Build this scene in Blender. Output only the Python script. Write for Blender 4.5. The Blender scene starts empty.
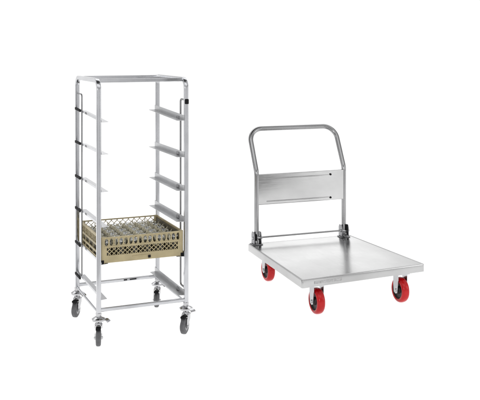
import bpy, bmesh, math, random
from mathutils import Vector, Matrix
random.seed(4)
sc = bpy.context.scene
C = sc.collection
PI = math.pi

# ------------------------------------------------------------------ materials
def newmat(name):
    m = bpy.data.materials.new(name); m.use_nodes = True
    nt = m.node_tree; b = nt.nodes['Principled BSDF']
    return m, nt, b

def add_noise(nt, scale, detail=4, coord='Object', stretch=None):
    tc = nt.nodes.new('ShaderNodeTexCoord'); n = nt.nodes.new('ShaderNodeTexNoise')
    n.inputs['Scale'].default_value = scale; n.inputs['Detail'].default_value = detail
    if stretch:
        mp = nt.nodes.new('ShaderNodeMapping'); mp.inputs['Scale'].default_value = stretch
        nt.links.new(tc.outputs[coord], mp.inputs['Vector']); nt.links.new(mp.outputs['Vector'], n.inputs['Vector'])
    else:
        nt.links.new(tc.outputs[coord], n.inputs['Vector'])
    return n

def metal(name, col, rough, dr=.06, scale=6, stretch=None, bump=0, var=.06):
    m, nt, b = newmat(name)
    b.inputs['Metallic'].default_value = 1.0
    n = add_noise(nt, scale, 5, stretch=stretch)
    mr = nt.nodes.new('ShaderNodeMapRange')
    mr.inputs['From Min'].default_value = .3; mr.inputs['From Max'].default_value = .7
    mr.inputs['To Min'].default_value = rough-dr; mr.inputs['To Max'].default_value = rough+dr
    nt.links.new(n.outputs['Fac'], mr.inputs['Value']); nt.links.new(mr.outputs['Result'], b.inputs['Roughness'])
    cr = nt.nodes.new('ShaderNodeValToRGB')
    cr.color_ramp.elements[0].position = .3; cr.color_ramp.elements[1].position = .7
    cr.color_ramp.elements[0].color = tuple(c*(1-var) for c in col)+(1,)
    cr.color_ramp.elements[1].color = tuple(min(1, c*(1+var)) for c in col)+(1,)
    nt.links.new(n.outputs['Fac'], cr.inputs['Fac'])
    sm = add_noise(nt, 2.6, 7); sr = nt.nodes.new('ShaderNodeValToRGB')          # handling smudges and dull patches
    sr.color_ramp.elements[0].position = .38; sr.color_ramp.elements[1].position = .66
    sr.color_ramp.elements[0].color = (.86, .86, .86, 1); sr.color_ramp.elements[1].color = (1.04, 1.04, 1.04, 1)
    mm = nt.nodes.new('ShaderNodeMixRGB'); mm.blend_type = 'MULTIPLY'; mm.inputs[0].default_value = 1
    nt.links.new(sm.outputs['Fac'], sr.inputs['Fac']); nt.links.new(cr.outputs['Color'], mm.inputs[1]); nt.links.new(sr.outputs['Color'], mm.inputs[2])
    nt.links.new(mm.outputs[0], b.inputs['Base Color'])
    if bump:
        bp = nt.nodes.new('ShaderNodeBump'); bp.inputs['Strength'].default_value = bump; bp.inputs['Distance'].default_value = .002
        nt.links.new(n.outputs['Fac'], bp.inputs['Height']); nt.links.new(bp.outputs['Normal'], b.inputs['Normal'])
    return m

def plastic(name, col, rough, var=.12, scale=25, bump=.1, spec=.5):
    m, nt, b = newmat(name)
    n = add_noise(nt, scale, 4)
    cr = nt.nodes.new('ShaderNodeValToRGB')
    cr.color_ramp.elements[0].position = .3; cr.color_ramp.elements[1].position = .7
    cr.color_ramp.elements[0].color = tuple(c*(1-var) for c in col)+(1,)
    cr.color_ramp.elements[1].color = tuple(min(1, c*(1+var)) for c in col)+(1,)
    nt.links.new(n.outputs['Fac'], cr.inputs['Fac']); nt.links.new(cr.outputs['Color'], b.inputs['Base Color'])
    b.inputs['Roughness'].default_value = rough
    b.inputs['Specular IOR Level'].default_value = spec
    bp = nt.nodes.new('ShaderNodeBump'); bp.inputs['Strength'].default_value = bump; bp.inputs['Distance'].default_value = .002
    nt.links.new(n.outputs['Fac'], bp.inputs['Height']); nt.links.new(bp.outputs['Normal'], b.inputs['Normal'])
    return m

M_RACK = metal('satin_steel', (.55, .555, .575), .14, .04, 9)
M_SLIDE = metal('slide_steel', (.50, .505, .515), .34, .05, 10)
M_CHROME = metal('chrome', (.52, .52, .53), .12, .03, 12)
M_ROD = metal('dull_rod_steel', (.26, .26, .265), .35)
M_TUBE = metal('polished_tube_steel', (.37, .37, .375), .16, .015, 5)
M_DECK = metal('brushed_steel', (.50, .50, .50), .22, .03, 6, stretch=(60, 1.2, 60), var=.02)
M_PANEL = metal('brushed_panel_steel', (.55, .55, .55), .12, .03, 6, stretch=(1.5, 60, 60), var=.02)
M_CAST = metal('cast_grey_metal', (.30, .30, .31), .35, .08, 30, bump=.3, var=.2)
M_BLACK = plastic('black_plastic', (.008, .008, .009), .7, spec=.15)
M_TAN = plastic('tan_plastic', (.39, .325, .185), .45, .14, 14, .2)
M_CREAM = plastic('cream_plastic', (.54, .50, .37), .35, .14)
M_INSHADE = plastic('basket_shade_olive', (.060, .050, .026), .5, .4)  # dark olive stands in for shade inside the basket
M_RUBBER = plastic('grey_rubber', (.105, .105, .11), .6, .2, 40, .3)
M_RED = plastic('red_polyurethane', (.47, .004, .006), .18, .18, 14, .06, spec=.35)
M_REDHUB = plastic('black_hub', (.022, .012, .012), .4, .3, 20, spec=.3)
M_LABEL = plastic('grey_label', (.40, .40, .40), .5, .3, 90)

# ------------------------------------------------------------------ helpers
def link(name, bm, mat, parent=None, smooth=False, bevel=0, seg=2, loc=None):
    bmesh.ops.recalc_face_normals(bm, faces=bm.faces)
    me = bpy.data.meshes.new(name); bm.to_mesh(me); bm.free()
    me.materials.append(mat)
    for p in me.polygons: p.use_smooth = True
    o = bpy.data.objects.new(name, me); C.objects.link(o)
    if parent: o.parent = parent
    if loc: o.location = loc
    if bevel:
        b = o.modifiers.new('bevel', 'BEVEL'); b.width = bevel; b.segments = seg; b.limit_method = 'ANGLE'; b.angle_limit = math.radians(40)
        b.harden_normals = False
    try:
        me.set_sharp_from_angle(angle=math.radians(38))
    except Exception: pass
    return o

def box(bm, x0, x1, y0, y1, z0, z1, mat=None):
    vs = [bm.verts.new((x, y, z)) for x in (x0, x1) for y in (y0, y1) for z in (z0, z1)]
    for f in ((0,1,3,2),(4,6,7,5),(0,4,5,1),(2,3,7,6),(0,2,6,4),(1,5,7,3)): bm.faces.new([vs[i] for i in f])
    if mat:
        for v in vs: v.co = mat @ v.co
    return vs

def bar(bm, a, b, w, h, up=(0, 0, 1)):
    a = Vector(a); b = Vector(b); d = (b-a).normalized(); up = Vector(up)
    s = d.cross(up).normalized(); u = s.cross(d).normalized()
    vs = []
    for p in (a, b):
        for i, j in ((-1,-1),(1,-1),(1,1),(-1,1)): vs.append(bm.verts.new(p+s*(i*w/2)+u*(j*h/2)))
    bm.faces.new(vs[0:4][::-1]); bm.faces.new(vs[4:8])
    for i in range(4): bm.faces.new((vs[i], vs[(i+1)%4], vs[4+(i+1)%4], vs[4+i]))

def rounded(pts, r, n=8):
    """replace the inner corners of a polyline by arcs"""
    P = [Vector(p) for p in pts]; out = [P[0]]
    for i in range(1, len(P)-1):
        rr = r[i-1] if isinstance(r, (list, tuple)) else r
        a = (P[i-1]-P[i]).normalized(); b = (P[i+1]-P[i]).normalized()
        ang = a.angle(b); 
        if rr <= 0 or ang > PI-.02: out.append(P[i]); continue
        t = rr/math.tan(ang/2); c = P[i]+(a+b).normalized()*(rr/math.sin(ang/2))
        s = P[i]+a*t-c; e = P[i]+b*t-c; tot = s.angle(e); ax = s.cross(e).normalized()
        for k in range(n+1): out.append(c+Matrix.Rotation(tot*k/n, 3, ax) @ s)
    out.append(P[-1]); return out

def sweep(bm, pts, prof, ref=(0, 1, 0)):
    """sweep a closed 2D profile along a polyline, capped"""
    P = [Vector(p) for p in pts]; ref = Vector(ref); rings = []
    for i, p in enumerate(P):
        if i == 0: d = P[1]-P[0]
        elif i == len(P)-1: d = P[-1]-P[-2]
        else: d = (P[i]-P[i-1]).normalized()+(P[i+1]-P[i]).normalized()
        d.normalize()
        s = d.cross(ref)
        if s.length < 1e-3: s = d.cross(Vector((1, 0, 0)))
        s.normalize(); u = s.cross(d).normalized()
        rings.append([bm.verts.new(p+s*x+u*y) for x, y in prof])
    n = len(prof)
    for a, b in zip(rings, rings[1:]):
        for i in range(n): bm.faces.new((a[i], a[(i+1)%n], b[(i+1)%n], b[i]))
    bm.faces.new(rings[0][::-1]); bm.faces.new(rings[-1])

def circ(r, n=16): return [(r*math.cos(2*PI*i/n), r*math.sin(2*PI*i/n)) for i in range(n)]
def sq(w, b=.004, n=3):
    out = []; h = w/2-b
    for cx, cy, a0 in ((h,h,0),(-h,h,PI/2),(-h,-h,PI),(h,-h,1.5*PI)):
        for k in range(n+1): out.append((cx+b*math.cos(a0+PI/2*k/n), cy+b*math.sin(a0+PI/2*k/n)))
    return out

def lathe(bm, prof, center, axis='x', n=40, hollow=False):
    """prof: (along axis, radius) closed off on both ends"""
    c = Vector(center); rings = []
    for h, r in prof:
        ring = []
        for i in range(n):
            a = 2*PI*i/n
            v = {'x': (h, r*math.cos(a), r*math.sin(a)), 'z': (r*math.cos(a), r*math.sin(a), h)}[axis]
            ring.append(bm.verts.new(c+Vector(v)))
        rings.append(ring)
    for a, b in zip(rings, rings[1:]):
        for i in range(n): bm.faces.new((a[i], a[(i+1)%n], b[(i+1)%n], b[i]))
    if hollow:
        for i in range(n): bm.faces.new((rings[-1][i], rings[-1][(i+1)%n], rings[0][(i+1)%n], rings[0][i]))
    else:
        bm.faces.new(rings[0][::-1]); bm.faces.new(rings[-1])

def rotz(verts, c, ang):
    R = Matrix.Rotation(ang, 3, 'Z'); c = Vector(c)
    for v in verts: v.co = c+R @ (v.co-c)

def thing(name, label, cat, loc, rz, group=None):
    o = bpy.data.objects.new(name, None); C.objects.link(o)
    o.location = loc; o.rotation_euler = (0, 0, rz); o['label'] = label; o['category'] = cat
    if group: o['group'] = group
    o.empty_display_size = .1
    return o

S = 1.15
# ------------------------------------------------------------------ RACK TROLLEY
RK = thing('rack_trolley', 'tall narrow steel rack trolley with open slides and grey casters', 'trolley', (-.8101*S*1.005, 5.3482*S*1.005, 0), .4145)
hw, hd = .2985, .3317      # half width / depth between post centres
ZT, ZB = 1.714, .183
PW = .028
for s in (-1, 1):
    x = s*hw
    bm = bmesh.new()
    pts = rounded([(x, -hd, ZB), (x, -hd, ZT), (x, hd, ZT), (x, hd, ZB)], .062, 10)
    sweep(bm, pts, sq(PW), (1, 0, 0))
    link('side_frame', bm, M_RACK, RK)
# front and rear top rails, meeting the side frames just inside the bends
for s in (-1, 1):
    bm = bmesh.new()
    y = s*(hd-.052)
    sweep(bm, [(-hw+PW/2-.002, y, ZT-.002), (hw-PW/2+.002, y, ZT-.002)], sq(.026), (0, 1, 0))
    link('top_rail', bm, M_RACK, RK)
# slides
SZ = [1.468, 1.207, .980, .771, .536, .275]
SZL = [1.476, 1.252, 1.008, .779, .536, .308]
for k in range(6):
    for s in (-1, 1):
        z = SZ[k] if s > 0 else SZL[k]
        bm = bmesh.new()
        xi = s*(hw-PW/2-.0005)
        t = .0025; tilt = .014 if k == 0 else 0
        y0, y1 = -hd-.012, hd+.012
        L = []
        top = .018 if s > 0 else -.002
        fw_ = .050 if k < 5 else .042
        prof = [(0, top), (0, -.018), (-s*fw_, -.018), (-s*fw_, -.018+t), (-s*t, -.018+t), (-s*t, top)]
        def ring(y, dy, tl):
            return [bm.verts.new((xi+a, y+(dy if abs(a) > .01 else 0), z+b+tl)) for a, b in prof]
        ringa = ring(y0, .014, -tilt); ringb = ring(y1, -.010, tilt)
        for i in range(6): bm.faces.new((ringa[i], ringa[(i+1)%6], ringb[(i+1)%6], ringb[i]))
        bm.faces.new(ringa); bm.faces.new(ringb[::-1])
        sl = link('slide', bm, M_SLIDE if s > 0 else M_RACK, RK, bevel=.0008)
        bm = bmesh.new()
        if s < 0:      # black bar between the rear post and the stop rod
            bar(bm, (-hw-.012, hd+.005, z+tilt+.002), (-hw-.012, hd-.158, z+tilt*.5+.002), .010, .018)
            e = link('end_bar', bm, M_BLACK, sl, bevel=.002)
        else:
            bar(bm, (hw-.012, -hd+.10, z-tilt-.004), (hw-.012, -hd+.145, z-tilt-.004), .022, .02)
            e = link('end_bar', bm, M_CAST, sl, bevel=.002)
# stop rods (left rear, right front)
bm = bmesh.new()
sweep(bm, rounded([(-hw, hd-.012, 1.600), (-hw, hd-.155, 1.600), (-hw, hd-.155, .325), (-hw, hd-.012, .325)], .02, 6), circ(.0050, 10), (1, 0, 0))
link('stop_rod', bm, M_ROD, RK)
bm = bmesh.new()
sweep(bm, rounded([(hw, -hd+.012, 1.575), (hw, -hd+.115, 1.575), (hw, -hd+.115, .30), (hw, -hd+.012, .30)], .02, 6), circ(.0065, 10), (1, 0, 0))
link('stop_rod', bm, M_ROD, RK)
bm = bmesh.new(); lathe(bm, [(0, .012), (.004, .014), (.03, .014), (.034, .010)], (hw, -hd-.016, 1.548), 'z', 20)
link('rod_cap', bm, M_BLACK, RK)
# base rails
for y in (-hd, hd):
    bm = bmesh.new(); sweep(bm, [(-hw+.006, y, .224), (hw-.006, y, .224)], sq(.023), (0, 1, 0))
    b = link('base_rail', bm, M_RACK, RK)
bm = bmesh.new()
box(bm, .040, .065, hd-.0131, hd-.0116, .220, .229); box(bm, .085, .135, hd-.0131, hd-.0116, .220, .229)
link('rail_dark_marks', bm, M_BLACK, b)  # two flat dark rectangles on the rear base rail
for s in (-1, 1):
    bm = bmesh.new(); sweep(bm, [(s*hw, -hd+PW/2, .205), (s*hw, hd-PW/2, .205)], circ(.008, 12), (1, 0, 0))

    link('side_rail', bm, M_RACK, RK)
# casters
def rack_caster(px, py, ang):
    c = (px, py, 0)
    bm = bmesh.new()
    n0 = 0
    lathe(bm, [(.170, .014), (.19, .019), (.206, .019), (.208, .016)], (px, py, 0), 'z', 24)      # collar on the post foot
    lathe(bm, [(.154, .026), (.158, .042), (.170, .045), (.177, .034), (.184, .020)], (px, py, 0), 'z', 28)   # swivel cap
    lathe(bm, [(.128, .024), (.135, .026), (.146, .019), (.1545, .023)], (px, py, 0), 'z', 24)
    # fork: two cheeks and a crown, trailing
    start = len(bm.verts)
    for sx in (-1, 1):
        prof = [(.026, .132), (-.016, .132), (-.034, .10), (-.040, .055), (-.030, .040), (-.018, .040), (.0, .07), (.022, .10)]
        a = [bm.verts.new((px+sx*.020, py+y, z)) for y, z in prof]; b_ = [bm.verts.new((px+sx*.0235, py+y, z)) for y, z in prof]
        for i in range(8): bm.faces.new((a[i], a[(i+1)%8], b_[(i+1)%8], b_[i]))
        bm.faces.new(a); bm.faces.new(b_[::-1])
    box(bm, px-.0235, px+.0235, py-.016, py+.026, .125, .1325)
    lathe(bm, [(-.029, .006), (-.027, .008), (.027, .008), (.029, .006)], (px, py-.026, .053), 'x', 14)
    bm.verts.ensure_lookup_table()
    rotz(bm.verts[start:], c, ang)
    f = link('caster', bm, M_CHROME, RK)
    bm = bmesh.new()
    lathe(bm, [(-.0155, .030), (-.0155, .046), (-.011, .0525), (.0, .0535), (.011, .0525), (.0155, .046), (.0155, .030)], (px, py-.026, .0535), 'x', 40)
    rotz(bm.verts, c, ang)
    link('wheel', bm, M_RUBBER, f)
    bm = bmesh.new()
    lathe(bm, [(-.017, .010), (-.017, .0285), (.017, .0285), (.017, .010)], (px, py-.026, .0535), 'x', 30)
    rotz(bm.verts, c, ang)
    link('hub', bm, M_CAST, f)
    # black brake shoe over the wheel and the chrome pedal
    bm = bmesh.new()
    box(bm, px-.0165, px+.0165, py-.062, py-.012, .110, .124)
    rotz(bm.verts, c, ang)
    link('brake_shoe', bm, M_BLACK, f, bevel=.003)
    bm = bmesh.new()
    pts = [(py-.020, .166), (py-.050, .172), (py-.068, .166), (py-.076, .156)]
    for (y0, z0), (y1, z1) in zip(pts, pts[1:]):
        bar(bm, (px, y0, z0), (px, y1, z1), .040, .005, (0, 0, 1))
    rotz(bm.verts, c, ang+1.1)
    link('brake_pedal', bm, M_CHROME, f, bevel=.0015)
rack_caster(-hw, -hd, -.28)
rack_caster(hw, -hd, -.72)
rack_caster(-hw, hd, -.60)
rack_caster(hw, hd, -.45)

# ------------------------------------------------------------------ BASKET
def place(o, lx, ly, lz): # local rack coordinates to the world
    a = .4145; return (-.8101*S*1.005+lx*math.cos(a)-ly*math.sin(a), 5.3482*S*1.005+lx*math.sin(a)+ly*math.cos(a), lz)
ZS = SZ[4]-.018+.0027
BK = thing('glass_basket', 'square tan plastic lattice basket resting low in the tall rack trolley', 'basket', place(None, 0, -.022, ZS), .4145)
bx, by, BH = .277, .300, .170
T = .006
def diamonds(bm, fn, u0, u1, v0, v1, pitch, w, th):
    """crossing diagonal strips clipped to a band; fn maps (u,v,depth) to 3D"""
    h = v1-v0
    k = math.ceil((u1-u0+h)/pitch)
    for sgn in (1, -1):
        for i in range(-k, k+1):
            ua = (u0+u1)/2+i*pitch-h/2; ub = ua+h
            va, vb = (v0, v1) if sgn > 0 else (v1, v0)
            # clip to u range
            def clip(ua, va, ub, vb):
                if ub <= u0 or ua >= u1: return None
                if ua < u0: t = (u0-ua)/(ub-ua); ua, va = u0, va+(vb-va)*t
                if ub > u1: t = (u1-ua)/(ub-ua); ub, vb = u1, va+(vb-va)*t
                return ua, va, ub, vb
            c = clip(ua, va, ub, vb)
            if not c: continue
            a, va, b, vb = c
            if b-a < .003: continue
            off = .0006*sgn
            q = w/2*1.4
            vs = []
            for d in (-th/2+off, th/2+off):
                for (u, v) in ((a, va-q), (a, va+q), (b, vb+q), (b, vb-q)):
                    vs.append(bm.verts.new(fn(u, min(max(v, v0-.001), v1+.001), d)))
            for f in ((0,1,2,3),(7,6,5,4),(0,4,5,1),(1,5,6,2),(2,6,7,3),(3,7,4,0)): bm.faces.new([vs[j] for j in f])

def band(bm, fn, u0, u1, v0, v1, th):
    vs = [bm.verts.new(fn(u, v, d)) for d in (-th/2, th/2) for u, v in ((u0,v0),(u0,v1),(u1,v1),(u1,v0))]
    for f in ((0,1,2,3),(7,6,5,4),(0,4,5,1),(1,5,6,2),(2,6,7,3),(3,7,4,0)): bm.faces.new([vs[j] for j in f])

def wall(fn, half, kind):
    bm = bmesh.new()
    e = half-.016
    if kind == 'front':
        band(bm, fn, -e, e, .002, .050, T)           # solid bottom band
        band(bm, fn, -.07, .05, .028, .034, T+.008)  # handle ledge
        diamonds(bm, fn, -e+.018, e-.018, .050, .100, .030, .0065, T*.8)
        band(bm, fn, -e, -e+.018, .050, .100, T); band(bm, fn, e-.018, e, .050, .100, T)
        band(bm, fn, -e, e, .100, .112, T+.003)
        n = 16
        for i in range(n+1):                         # upper row of rounded openings
            u = -e+(2*e)*i/n; band(bm, fn, u-.0045, u+.0045, .112, .160, T*.8)
        for i in range(n):
            u = -e+(2*e)*(i+.5)/n; q = e/n-.0045
            for a, b_ in ((-1, .112), (1, .112), (-1, .160), (1, .160)):
                sgn = 1 if b_ < .13 else -1
                vs = [fn(u+a*q, b_, 0), fn(u+a*(q-.009), b_, 0), fn(u+a*q, b_+sgn*.011, 0)]
                vv = []
                for d in (-T*.35, T*.35):
                    for (uu, vv_) in ((u+a*q, b_), (u+a*(q-.009), b_), (u+a*q, b_+sgn*.011)): vv.append(bm.verts.new(fn(uu, vv_, d)))
                bm.faces.new(vv[0:3]); bm.faces.new(vv[3:6][::-1])
                for j in range(3): bm.faces.new((vv[j], vv[(j+1)%3], vv[3+(j+1)%3], vv[3+j]))
        band(bm, fn, -e, e, .160, .170, T+.003)
    elif kind == 'rear':
        band(bm, fn, -e, e, .002, .050, T)
        diamonds(bm, fn, -e, e, .050, .100, .030, .0065, T*.8)
        band(bm, fn, -e, e, .100, .110, T+.003)
        diamonds(bm, fn, -e, e, .110, .162, .042, .006, T*.8)
        band(bm, fn, -e, e, .162, .170, T+.003)
    else:
        band(bm, fn, -e, e, .002, .022, T)
        for v0, v1 in ((.045, .058), (.092, .106), (.150, .170)): band(bm, fn, -e, e, v0, v1, T+.002)
        if kind == 'side':
            n = 5
            for i in range(n+1):
                u = -e+2*e*i/n; band(bm, fn, u-.004, u+.004, .020, .151, T*.7)
        diamonds(bm, fn, -e, e, .106, .150, .034, .005, T*.6)
    return link('wall', bm, M_TAN, BK, bevel=0)
fw = wall(lambda u, v, d: (u, -by+d, v), bx, 'front')
wall(lambda u, v, d: (u, by+d, v), bx, 'rear')
wall(lambda u, v, d: (-bx+d, u, v), by, 'side')
wall(lambda u, v, d: (bx+d, u, v), by, 'side')
bm = bmesh.new(); box(bm, .035, .052, -by-.0115, -by-.004, .012, .030)
link('handle_clip', bm, M_BLACK, fw, bevel=.002)
for sx in (-1, 1):
    for sy in (-1, 1):
        bm = bmesh.new()
        sweep(bm, [(sx*(bx-.009), sy*(by-.009), .0), (sx*(bx-.009), sy*(by-.009), .1715)], sq(.027, .009, 4), (0, 1, 0))
        cp = link('corner_post', bm, M_TAN, BK)
        if sy < 0:
            bm = bmesh.new(); sweep(bm, [(sx*(bx-.004), -by+.004, .001), (sx*(bx-.004), -by+.004, .022)], sq(.024, .006, 3), (0, 1, 0))
            link('bumper', bm, M_BLACK, cp)
# open floor of the basket
bm = bmesh.new()
n = 12
for i in range(1, n):
    x = -bx+2*bx*i/n; box(bm, x-.003, x+.003, -by+.003, by-.003, .004, .010)
    y = -by+2*by*i/n; box(bm, -bx+.003, bx-.003, y-.003, y+.003, .0035, .0095)
link('base_grid', bm, M_TAN, BK)
# compartment dividers: scalloped V-notched tops
def divider(fn, half):
    bm = bmesh.new(); n = 6; e = half-.005; th = .003
    m = 60; row = []
    for i in range(m+1):
        u = -e+2*e*i/m; ph = (i/m*n*2) % 1
        v = .150-.022*(1-abs(2*ph-1))**.8
        row.append((u, v))
    # top strip following the notches, post strips, and a mid strip
    for (u0, v0), (u1, v1) in zip(row, row[1:]):
        vs = []
        for d in (-th/2, th/2):
            for p in ((u0, v0-.009), (u0, v0), (u1, v1), (u1, v1-.009)): vs.append(bm.verts.new(fn(p[0], p[1], d)))
        for f in ((0,1,2,3),(7,6,5,4),(0,4,5,1),(1,5,6,2),(2,6,7,3),(3,7,4,0)): bm.faces.new([vs[j] for j in f])
    for i in range(n+1):
        u = -e+2*e*i/n; band(bm, fn, u-.0045, u+.0045, .088, .150, th*1.3)
    dv = link('divider', bm, M_CREAM, BK)
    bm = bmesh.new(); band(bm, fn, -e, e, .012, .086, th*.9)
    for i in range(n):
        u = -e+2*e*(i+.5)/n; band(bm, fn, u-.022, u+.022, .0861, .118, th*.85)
    link('divider_web', bm, M_INSHADE, dv)  # web coloured dark to carry the shade between the compartments
for sx in (-1, 1):       # added dark sheets standing in for shade inside the side walls
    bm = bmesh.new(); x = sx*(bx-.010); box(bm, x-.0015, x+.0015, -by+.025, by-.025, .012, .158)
    link('inner_shade_sheet', bm, M_INSHADE, BK)
for i in range(1, 6):
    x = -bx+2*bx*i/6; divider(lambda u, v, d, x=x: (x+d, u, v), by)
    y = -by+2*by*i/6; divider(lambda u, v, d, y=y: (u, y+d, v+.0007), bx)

# clear tumblers standing upside down in the compartments
mg, ntg, bg_ = newmat('clear_glass')
bg_.inputs['Transmission Weight'].default_value = 1; bg_.inputs['IOR'].default_value = 1.48
ng = add_noise(ntg, 20, 3); mrg = ntg.nodes.new('ShaderNodeMapRange'); mrg.inputs['To Min'].default_value = .0; mrg.inputs['To Max'].default_value = .10
ntg.links.new(ng.outputs['Fac'], mrg.inputs['Value']); ntg.links.new(mrg.outputs['Result'], bg_.inputs['Roughness'])
bg_.inputs['Base Color'].default_value = (.97, .985, .975, 1)
bm = bmesh.new()
lathe(bm, [(.0, .0335), (.001, .0350), (.045, .0335), (.118, .0275), (.126, .0255), (.128, .021), (.1265, .012), (.117, .010), (.116, .022), (.110, .0245), (.045, .0312), (.001, .0328)], (0, 0, 0), 'z', 28)
GL = link('tumbler', bm, mg)
k = 0
for i in range(6):
    for j in range(6):
        o = GL if k == 0 else GL.copy()
        if k: C.objects.link(o)
        k += 1
        o.location = place(None, -bx+2*bx*(i+.5)/6+random.uniform(-.003, .003), -.022-by+2*by*(j+.5)/6+random.uniform(-.003, .003), ZS+.0102)
        o.rotation_euler = (0, 0, random.uniform(0, 6))
        o['label'] = 'clear tumbler standing upside down in a compartment of the tan basket'; o['category'] = 'glass'; o['group'] = 'clear tumblers in the basket'

# ------------------------------------------------------------------ PLATFORM CART
PK = thing('platform_cart', 'low flat stainless steel platform cart with an upright bent tube handle and red wheels', 'cart', (.4511*S, 6.1142*S, 0), .3739)
ZD = .2858
cor = [(-.473, .587), (.478, .592), (.540, -.538), (-.517, -.628)]      # rear left, rear right, front right, front left
bm = bmesh.new()
def lerp(a, b, t): return (a[0]+(b[0]-a[0])*t, a[1]+(b[1]-a[1])*t)
def inset(c, k):
    cx = sum(p[0] for p in c)/4; cy = sum(p[1] for p in c)/4
    return [(p[0]-math.copysign(k, p[0]-cx), p[1]-math.copysign(k, p[1]-cy)) for p in c]
def rcor(c, r, n=6):
    P = [Vector((p[0], p[1], 0)) for p in c]
    out = []
    for i in range(4):
        a = (P[i-1]-P[i]).normalized(); b = (P[(i+1)%4]-P[i]).normalized(); ang = a.angle(b)
        t = r/math.tan(ang/2); cc = P[i]+(a+b).normalized()*(r/math.sin(ang/2))
        s = P[i]+a*t-cc; e = P[i]+b*t-cc; ax = s.cross(e).normalized(); tot = s.angle(e)
        for k in range(n+1):
            v = cc+Matrix.Rotation(tot*k/n, 3, ax) @ s; out.append((v.x, v.y))
    return out
loops = []
for k, z, r in ((.010, ZD-.062, .006), (.001, ZD-.060, .012), (0, ZD-.056, .013), (0, ZD-.010, .013), (.0015, ZD-.0045, .013), (.005, ZD-.001, .010), (.009, ZD, .008),
               (.013, ZD-.001, .006), (.0155, ZD-.003, .005), (.018, ZD-.0035, .004)):
    loops.append([bm.verts.new((x, y, z)) for x, y in rcor(inset(cor, k), r)])
nn = len(loops[0])
for a, b in zip(loops, loops[1:]):
    for i in range(nn): bm.faces.new((a[i], a[(i+1)%nn], b[(i+1)%nn], b[i]))
bm.faces.new(loops[-1]); 
bm.faces.new(loops[0][::-1])
deck = link('deck', bm, M_DECK, PK)
# small grey rating label on the front lip
A, B = Vector(cor[3]+(0,)), Vector(cor[2]+(0,))
d = (B-A).normalized(); nrm = Vector((d.y, -d.x, 0))
bm = bmesh.new()
c0 = A+d*.10; c1 = A+d*.33
for p, w in ((0, 1),):
    vs = []
    for off in (.0008, .0018):
        for q, z in ((c0, ZD-.040), (c0, ZD-.022), (c1, ZD-.022), (c1, ZD-.040)): vs.append(bm.verts.new(q+nrm*off+Vector((0, 0, z))))
    for f in ((0,1,2,3),(7,6,5,4),(0,4,5,1),(1,5,6,2),(2,6,7,3),(3,7,4,0)): bm.faces.new([vs[j] for j in f])
link('label', bm, M_LABEL, deck)
# handle
xl, xr, yh = -.415, .394, .537
KZ, TZ, BKO = .885, 1.228, .186
bm = bmesh.new()
sweep(bm, rounded([(xl, yh, ZD+.012), (xl, yh, KZ), (xl, yh+BKO, TZ), (xr, yh+BKO, TZ), (xr, yh, KZ), (xr, yh, ZD+.012)], [.12, .115, .115, .12], 12), circ(.0205, 24), (0, 1, .01))
link('handle', bm, M_TUBE, PK)
# back panel, folded sheet welded between the tubes
bm = bmesh.new()
box(bm, xl+.006, xr-.006, yh-.016, yh+.012, .612, .868)
pan = link('back_panel', bm, M_PANEL, PK, bevel=.006, seg=3)
bm = bmesh.new()
X0, X1, Z0, Z1 = -.33, .252, .640, .830
for z in (Z0, Z1):
    sweep(bm, [(X0, yh-.0155, z), (X0+.012, yh-.0175, z), (X1-.012, yh-.0175, z), (X1, yh-.0155, z)], circ(.0042, 10), (0, 1, 0))
link('pressed_rib', bm, M_PANEL, pan)
for z in (Z0-.004, Z1+.004):
    bm = bmesh.new(); lathe(bm, [(-.004, .007), (-.003, .0085), (.0, .009), (.004, .009)], (0, 0, 0), 'z', 20)
    R = Matrix.Rotation(PI/2, 3, 'X')
    for v in bm.verts: v.co = R @ v.co + Vector((X1+.006, yh-.0185, z))
    link('rivet', bm, M_BLACK, pan)
# hinges
for x, s in ((xl, -1), (xr, 1)):
    bm = bmesh.new()
    box(bm, x-.046, x+.046, yh-.036, yh+.040, ZD-.002, ZD+.006)          # foot plate
    for sx in (-1, 1):
        prof = [(-.034, 0.006), (-.034, .075), (-.022, .105), (.022, .105), (.034, .085), (.034, .006)]
        a = [bm.verts.new((x+sx*.026, yh+y, ZD+z)) for y, z in prof]; b_ = [bm.verts.new((x+sx*.034, yh+y, ZD+z)) for y, z in prof]
        for i in range(6): bm.faces.new((a[i], a[(i+1)%6], b_[(i+1)%6], b_[i]))
        bm.faces.new(a); bm.faces.new(b_[::-1])
    h = link('hinge', bm, M_CAST, PK, bevel=.003)
    bm = bmesh.new(); lathe(bm, [(-.046, .006), (-.044, .011), (-.036, .012), (.036, .012), (.044, .011), (.046, .006)], (x, yh-.012, ZD+.055), 'x', 18)
    link('hinge_bolt', bm, M_CHROME, h)
    bm = bmesh.new(); box(bm, x+.006, x+.024, yh-.036, yh-.022, ZD+.055, ZD+.110) if s > 0 else box(bm, x-.024, x-.006, yh-.036, yh-.022, ZD+.035, ZD+.085)
    link('hinge_pad', bm, M_BLACK, h, bevel=.003)
    bm = bmesh.new()
    lathe(bm, [(.0, .028), (.004, .030), (.030, .030), (.036, .025)], (x, yh, ZD+.006), 'z', 24)
    link('socket', bm, M_TUBE, h)
bm = bmesh.new()
sweep(bm, [(xl+.03, yh-.012, ZD+.057), (xr-.03, yh-.012, ZD+.057)], circ(.0075, 12), (0, 1, 0))
link('cross_rod', bm, M_TUBE, PK)
bm = bmesh.new()   # foot latch beside the right hinge
bar(bm, (xr-.01, yh-.030, ZD+.028), (xr-.01, yh-.085, ZD+.012), .034, .007)
link('foot_latch', bm, M_CAST, PK, bevel=.002)
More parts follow.
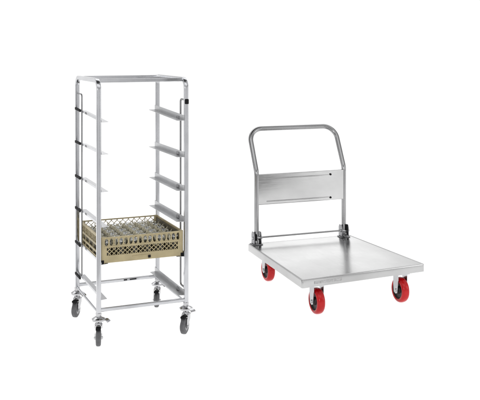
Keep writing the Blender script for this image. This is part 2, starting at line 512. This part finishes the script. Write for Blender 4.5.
# casters of the cart
WR = .094
def cart_caster(px, py, ang, swivel):
    c = (px, py, 0); bm = bmesh.new()
    zt = ZD-.062
    box(bm, px-.050, px+.050, py-.055, py+.055, zt-.007, zt+.001)
    st = len(bm.verts)
    if swivel: lathe(bm, [(zt-.016, .030), (zt-.014, .040), (zt-.0072, .040)], (px, py, 0), 'z', 28)
    top = zt-.0145 if swivel else zt-.0075
    oy = -.03 if swivel else 0
    for sx in (-1, 1):
        prof = [(.034, top), (-.034, top), (-.034+oy, .14), (-.024+oy, .078), (.0+oy, .068), (.024+oy, .078), (.034+oy*.5, .14)]
        a = [bm.verts.new((px+sx*.0375, py+y, z)) for y, z in prof]; b_ = [bm.verts.new((px+sx*.042, py+y, z)) for y, z in prof]
        for i in range(7): bm.faces.new((a[i], a[(i+1)%7], b_[(i+1)%7], b_[i]))
        bm.faces.new(a); bm.faces.new(b_[::-1])
    box(bm, px-.0415, px+.0415, py-.0335, py+.0335, top-.005, top+.0005)
    lathe(bm, [(-.050, .008), (-.048, .012), (.048, .012), (.050, .008)], (px, py+oy, WR), 'x', 18)
    bm.verts.ensure_lookup_table(); rotz(bm.verts[st:], c, ang)
    f = link('caster', bm, M_CHROME, PK)
    bm = bmesh.new()
    lathe(bm, [(-.0285, .066), (-.0315, .072), (-.0305, .079), (-.0265, .0860), (-.0205, .0905), (-.0125, .0932), (-.004, .094), (.004, .094), (.0125, .0932), (.0205, .0905), (.0265, .0860), (.0305, .079), (.0315, .072), (.0285, .066)], (px, py+oy, WR), 'x', 56, True)
    rotz(bm.verts, c, ang); link('wheel', bm, M_RED, f)
    bm = bmesh.new()
    lathe(bm, [(-.0285, .013), (-.0285, .024), (-.0165, .030), (-.0165, .058), (-.0275, .0655), (-.0280, .0672), (.0280, .0672), (.0275, .0655), (.0165, .058), (.0165, .030), (.0285, .024), (.0285, .013)], (px, py+oy, WR), 'x', 48)
    rotz(bm.verts, c, ang); link('hub', bm, M_REDHUB, f)
cart_caster(-.352, -.520, 0.0, False)
cart_caster(.360, -.486, 0.02, False)
cart_caster(-.352, .435, 0.0, False)
cart_caster(.352, .435, 0.0, False)

# ------------------------------------------------------------------ FLOOR (white sheet, made translucent to pass light from the lamp added below)
m, nt, b = newmat('white_translucent_floor')
b.inputs['Roughness'].default_value = 1; b.inputs['Specular IOR Level'].default_value = 0
n = add_noise(nt, 3, 3); cr = nt.nodes.new('ShaderNodeValToRGB')
cr.color_ramp.elements[0].color = (.90, .90, .90, 1); cr.color_ramp.elements[1].color = (.915, .915, .915, 1)
nt.links.new(n.outputs['Fac'], cr.inputs['Fac']); nt.links.new(cr.outputs['Color'], b.inputs['Base Color'])
tr = nt.nodes.new('ShaderNodeBsdfTranslucent'); nt.links.new(cr.outputs['Color'], tr.inputs['Color'])
mx = nt.nodes.new('ShaderNodeMixShader'); mx.inputs[0].default_value = .5
nt.links.new(b.outputs[0], mx.inputs[1]); nt.links.new(tr.outputs[0], mx.inputs[2])
nt.links.new(mx.outputs[0], nt.nodes['Material Output'].inputs['Surface'])
bm = bmesh.new()
vs = [bm.verts.new(p) for p in ((-14, 4.25, 0), (14, 4.25, 0), (14, 16, 0), (-14, 16, 0))]; bm.faces.new(vs)
fl = link('floor', bm, m); fl['kind'] = 'structure'

# ------------------------------------------------------------------ WORLD: white studio surround
w = bpy.data.worlds.new('World'); sc.world = w; w.use_nodes = True
nt = w.node_tree; N = nt.nodes; bg = N['Background']
tc = N.new('ShaderNodeTexCoord'); sp = N.new('ShaderNodeSeparateXYZ'); nt.links.new(tc.outputs['Generated'], sp.inputs[0])
def math_(op, a, b_=None):
    n = N.new('ShaderNodeMath'); n.operation = op
    for i, v in enumerate((a, b_)):
        if v is None: continue
        if isinstance(v, (int, float)): n.inputs[i].default_value = v
        else: nt.links.new(v, n.inputs[i])
    return n.outputs[0]
def ramp(v, stops, interp='EASE'):
    r = N.new('ShaderNodeValToRGB'); r.color_ramp.interpolation = interp
    els = r.color_ramp.elements
    els[0].position, els[0].color = stops[0][0], (stops[0][1],)*3+(1,)
    els[1].position, els[1].color = stops[-1][0], (stops[-1][1],)*3+(1,)
    for p, c in stops[1:-1]:
        e = els.new(p); e.color = (c, c, c, 1)
    nt.links.new(v, r.inputs['Fac']); return r.outputs['Color']
X, Y, Z = sp.outputs[0], sp.outputs[1], sp.outputs[2]
az = math_('ADD', math_('DIVIDE', math_('ARCTAN2', X, Y), 2*PI), .5)     # 0.5 = straight ahead (+y), 0 and 1 = behind the camera
# brightness round the horizon: white ahead, invented dark and bright bands elsewhere for reflections
# azimuth pattern; 0..1 = -180..180 degrees clockwise from ahead
pat = ramp(az, [(0, .55), (.045, .95), (.085, .95), (.12, .30), (.17, .16), (.22, .55), (.27, .85), (.32, .30), (.36, 1.0), (.5, 1.0), (.62, 1.0), (.66, .35), (.70, .30), (.74, .9), (.80, .85), (.83, .3), (.852, .7), (.864, 1.0), (.870, 1.6), (.8735, 1.4), (.881, .18), (.886, .30), (.892, .85), (.903, 1.0), (.93, .8), (.95, .3), (.97, .9), (1, .55)])
el = ramp(math_('ADD', math_('MULTIPLY', Z, .5), .5), [(0, .9), (.4, .9), (.5, 1), (.56, 1), (.64, .68), (.80, .80), (.88, 1.1), (.93, .9), (.965, .12), (1, .08)])
mul = N.new('ShaderNodeMixRGB'); mul.blend_type = 'MULTIPLY'; mul.inputs[0].default_value = 1
nt.links.new(pat, mul.inputs[1]); nt.links.new(el, mul.inputs[2])
# bright patch added to the surround to whiten the deck's reflection
sa = ramp(az, [(.485, 0), (.502, 1), (.509, 1), (.524, 0)]); se = ramp(math_('ADD', math_('MULTIPLY', Z, .5), .5), [(.565, 0), (.60, 1), (.70, 1), (.75, 0)])
sb = N.new('ShaderNodeMixRGB'); sb.blend_type = 'MULTIPLY'; sb.inputs[0].default_value = 1; nt.links.new(sa, sb.inputs[1]); nt.links.new(se, sb.inputs[2])
ad = N.new('ShaderNodeMixRGB'); ad.blend_type = 'ADD'; ad.inputs[0].default_value = .85
nt.links.new(mul.outputs[0], ad.inputs[1]); nt.links.new(sb.outputs[0], ad.inputs[2])
nt.links.new(ad.outputs[0], bg.inputs['Color']); bg.inputs['Strength'].default_value = 1.08

# ------------------------------------------------------------------ LAMPS: overhead softboxes and added fills
def softbox(name, loc, tgt, sx, sy, e):
    l = bpy.data.lights.new(name, 'AREA'); l.shape = 'RECTANGLE'; l.size = sx; l.size_y = sy; l.energy = e
    o = bpy.data.objects.new(name, l); C.objects.link(o); o.location = loc
    o.rotation_euler = (Vector(tgt)-Vector(loc)).to_track_quat('-Z', 'Y').to_euler()
softbox('rear_overhead_softbox', (0, 13.5, 10), (0, 12, 0), 18, 8, 330)
softbox('front_overhead_softbox', (0, .2, 8), (0, 3, 0), 16, 5, 150)
softbox('under_floor_fill', (0, 12, -1.6), (0, 12.01, 0), 32, 20, 2450)  # lamp added under the floor to wash out contact shadows
softbox('left_fill', (-7, 4, 2.6), (0, 6.5, 0), 3, 3, 50)  # low lamp added to thin the shadow under the cart
softbox('right_fill', (7, 4.5, 2.6), (0, 6.5, 0), 3, 3, 50)  # added low fill from the right, also for the cart's shadow
softbox('front_fill', (-.6, -2.5, 3.2), (0, 6.5, 0), 3, 2, 90)  # fill added behind the camera, also reflected in the back panel

# ------------------------------------------------------------------ CAMERA
cam = bpy.data.cameras.new('camera'); co = bpy.data.objects.new('camera', cam); C.objects.link(co); sc.camera = co
co.location = (0, 0, 1.7*S); co.rotation_euler = (PI/2, 0, 0)
cam.sensor_fit = 'HORIZONTAL'; cam.sensor_width = 36; cam.lens = 885.8192/480*36
cam.shift_x = (240-264.2)/480; cam.shift_y = -(200-43.8)/480
cam.clip_end = 200
sc.view_settings.view_transform = 'Standard'; sc.view_settings.look = 'None'; sc.view_settings.exposure = 0; sc.view_settings.gamma = 1
sc.render.resolution_x = 1024; sc.render.resolution_y = 853
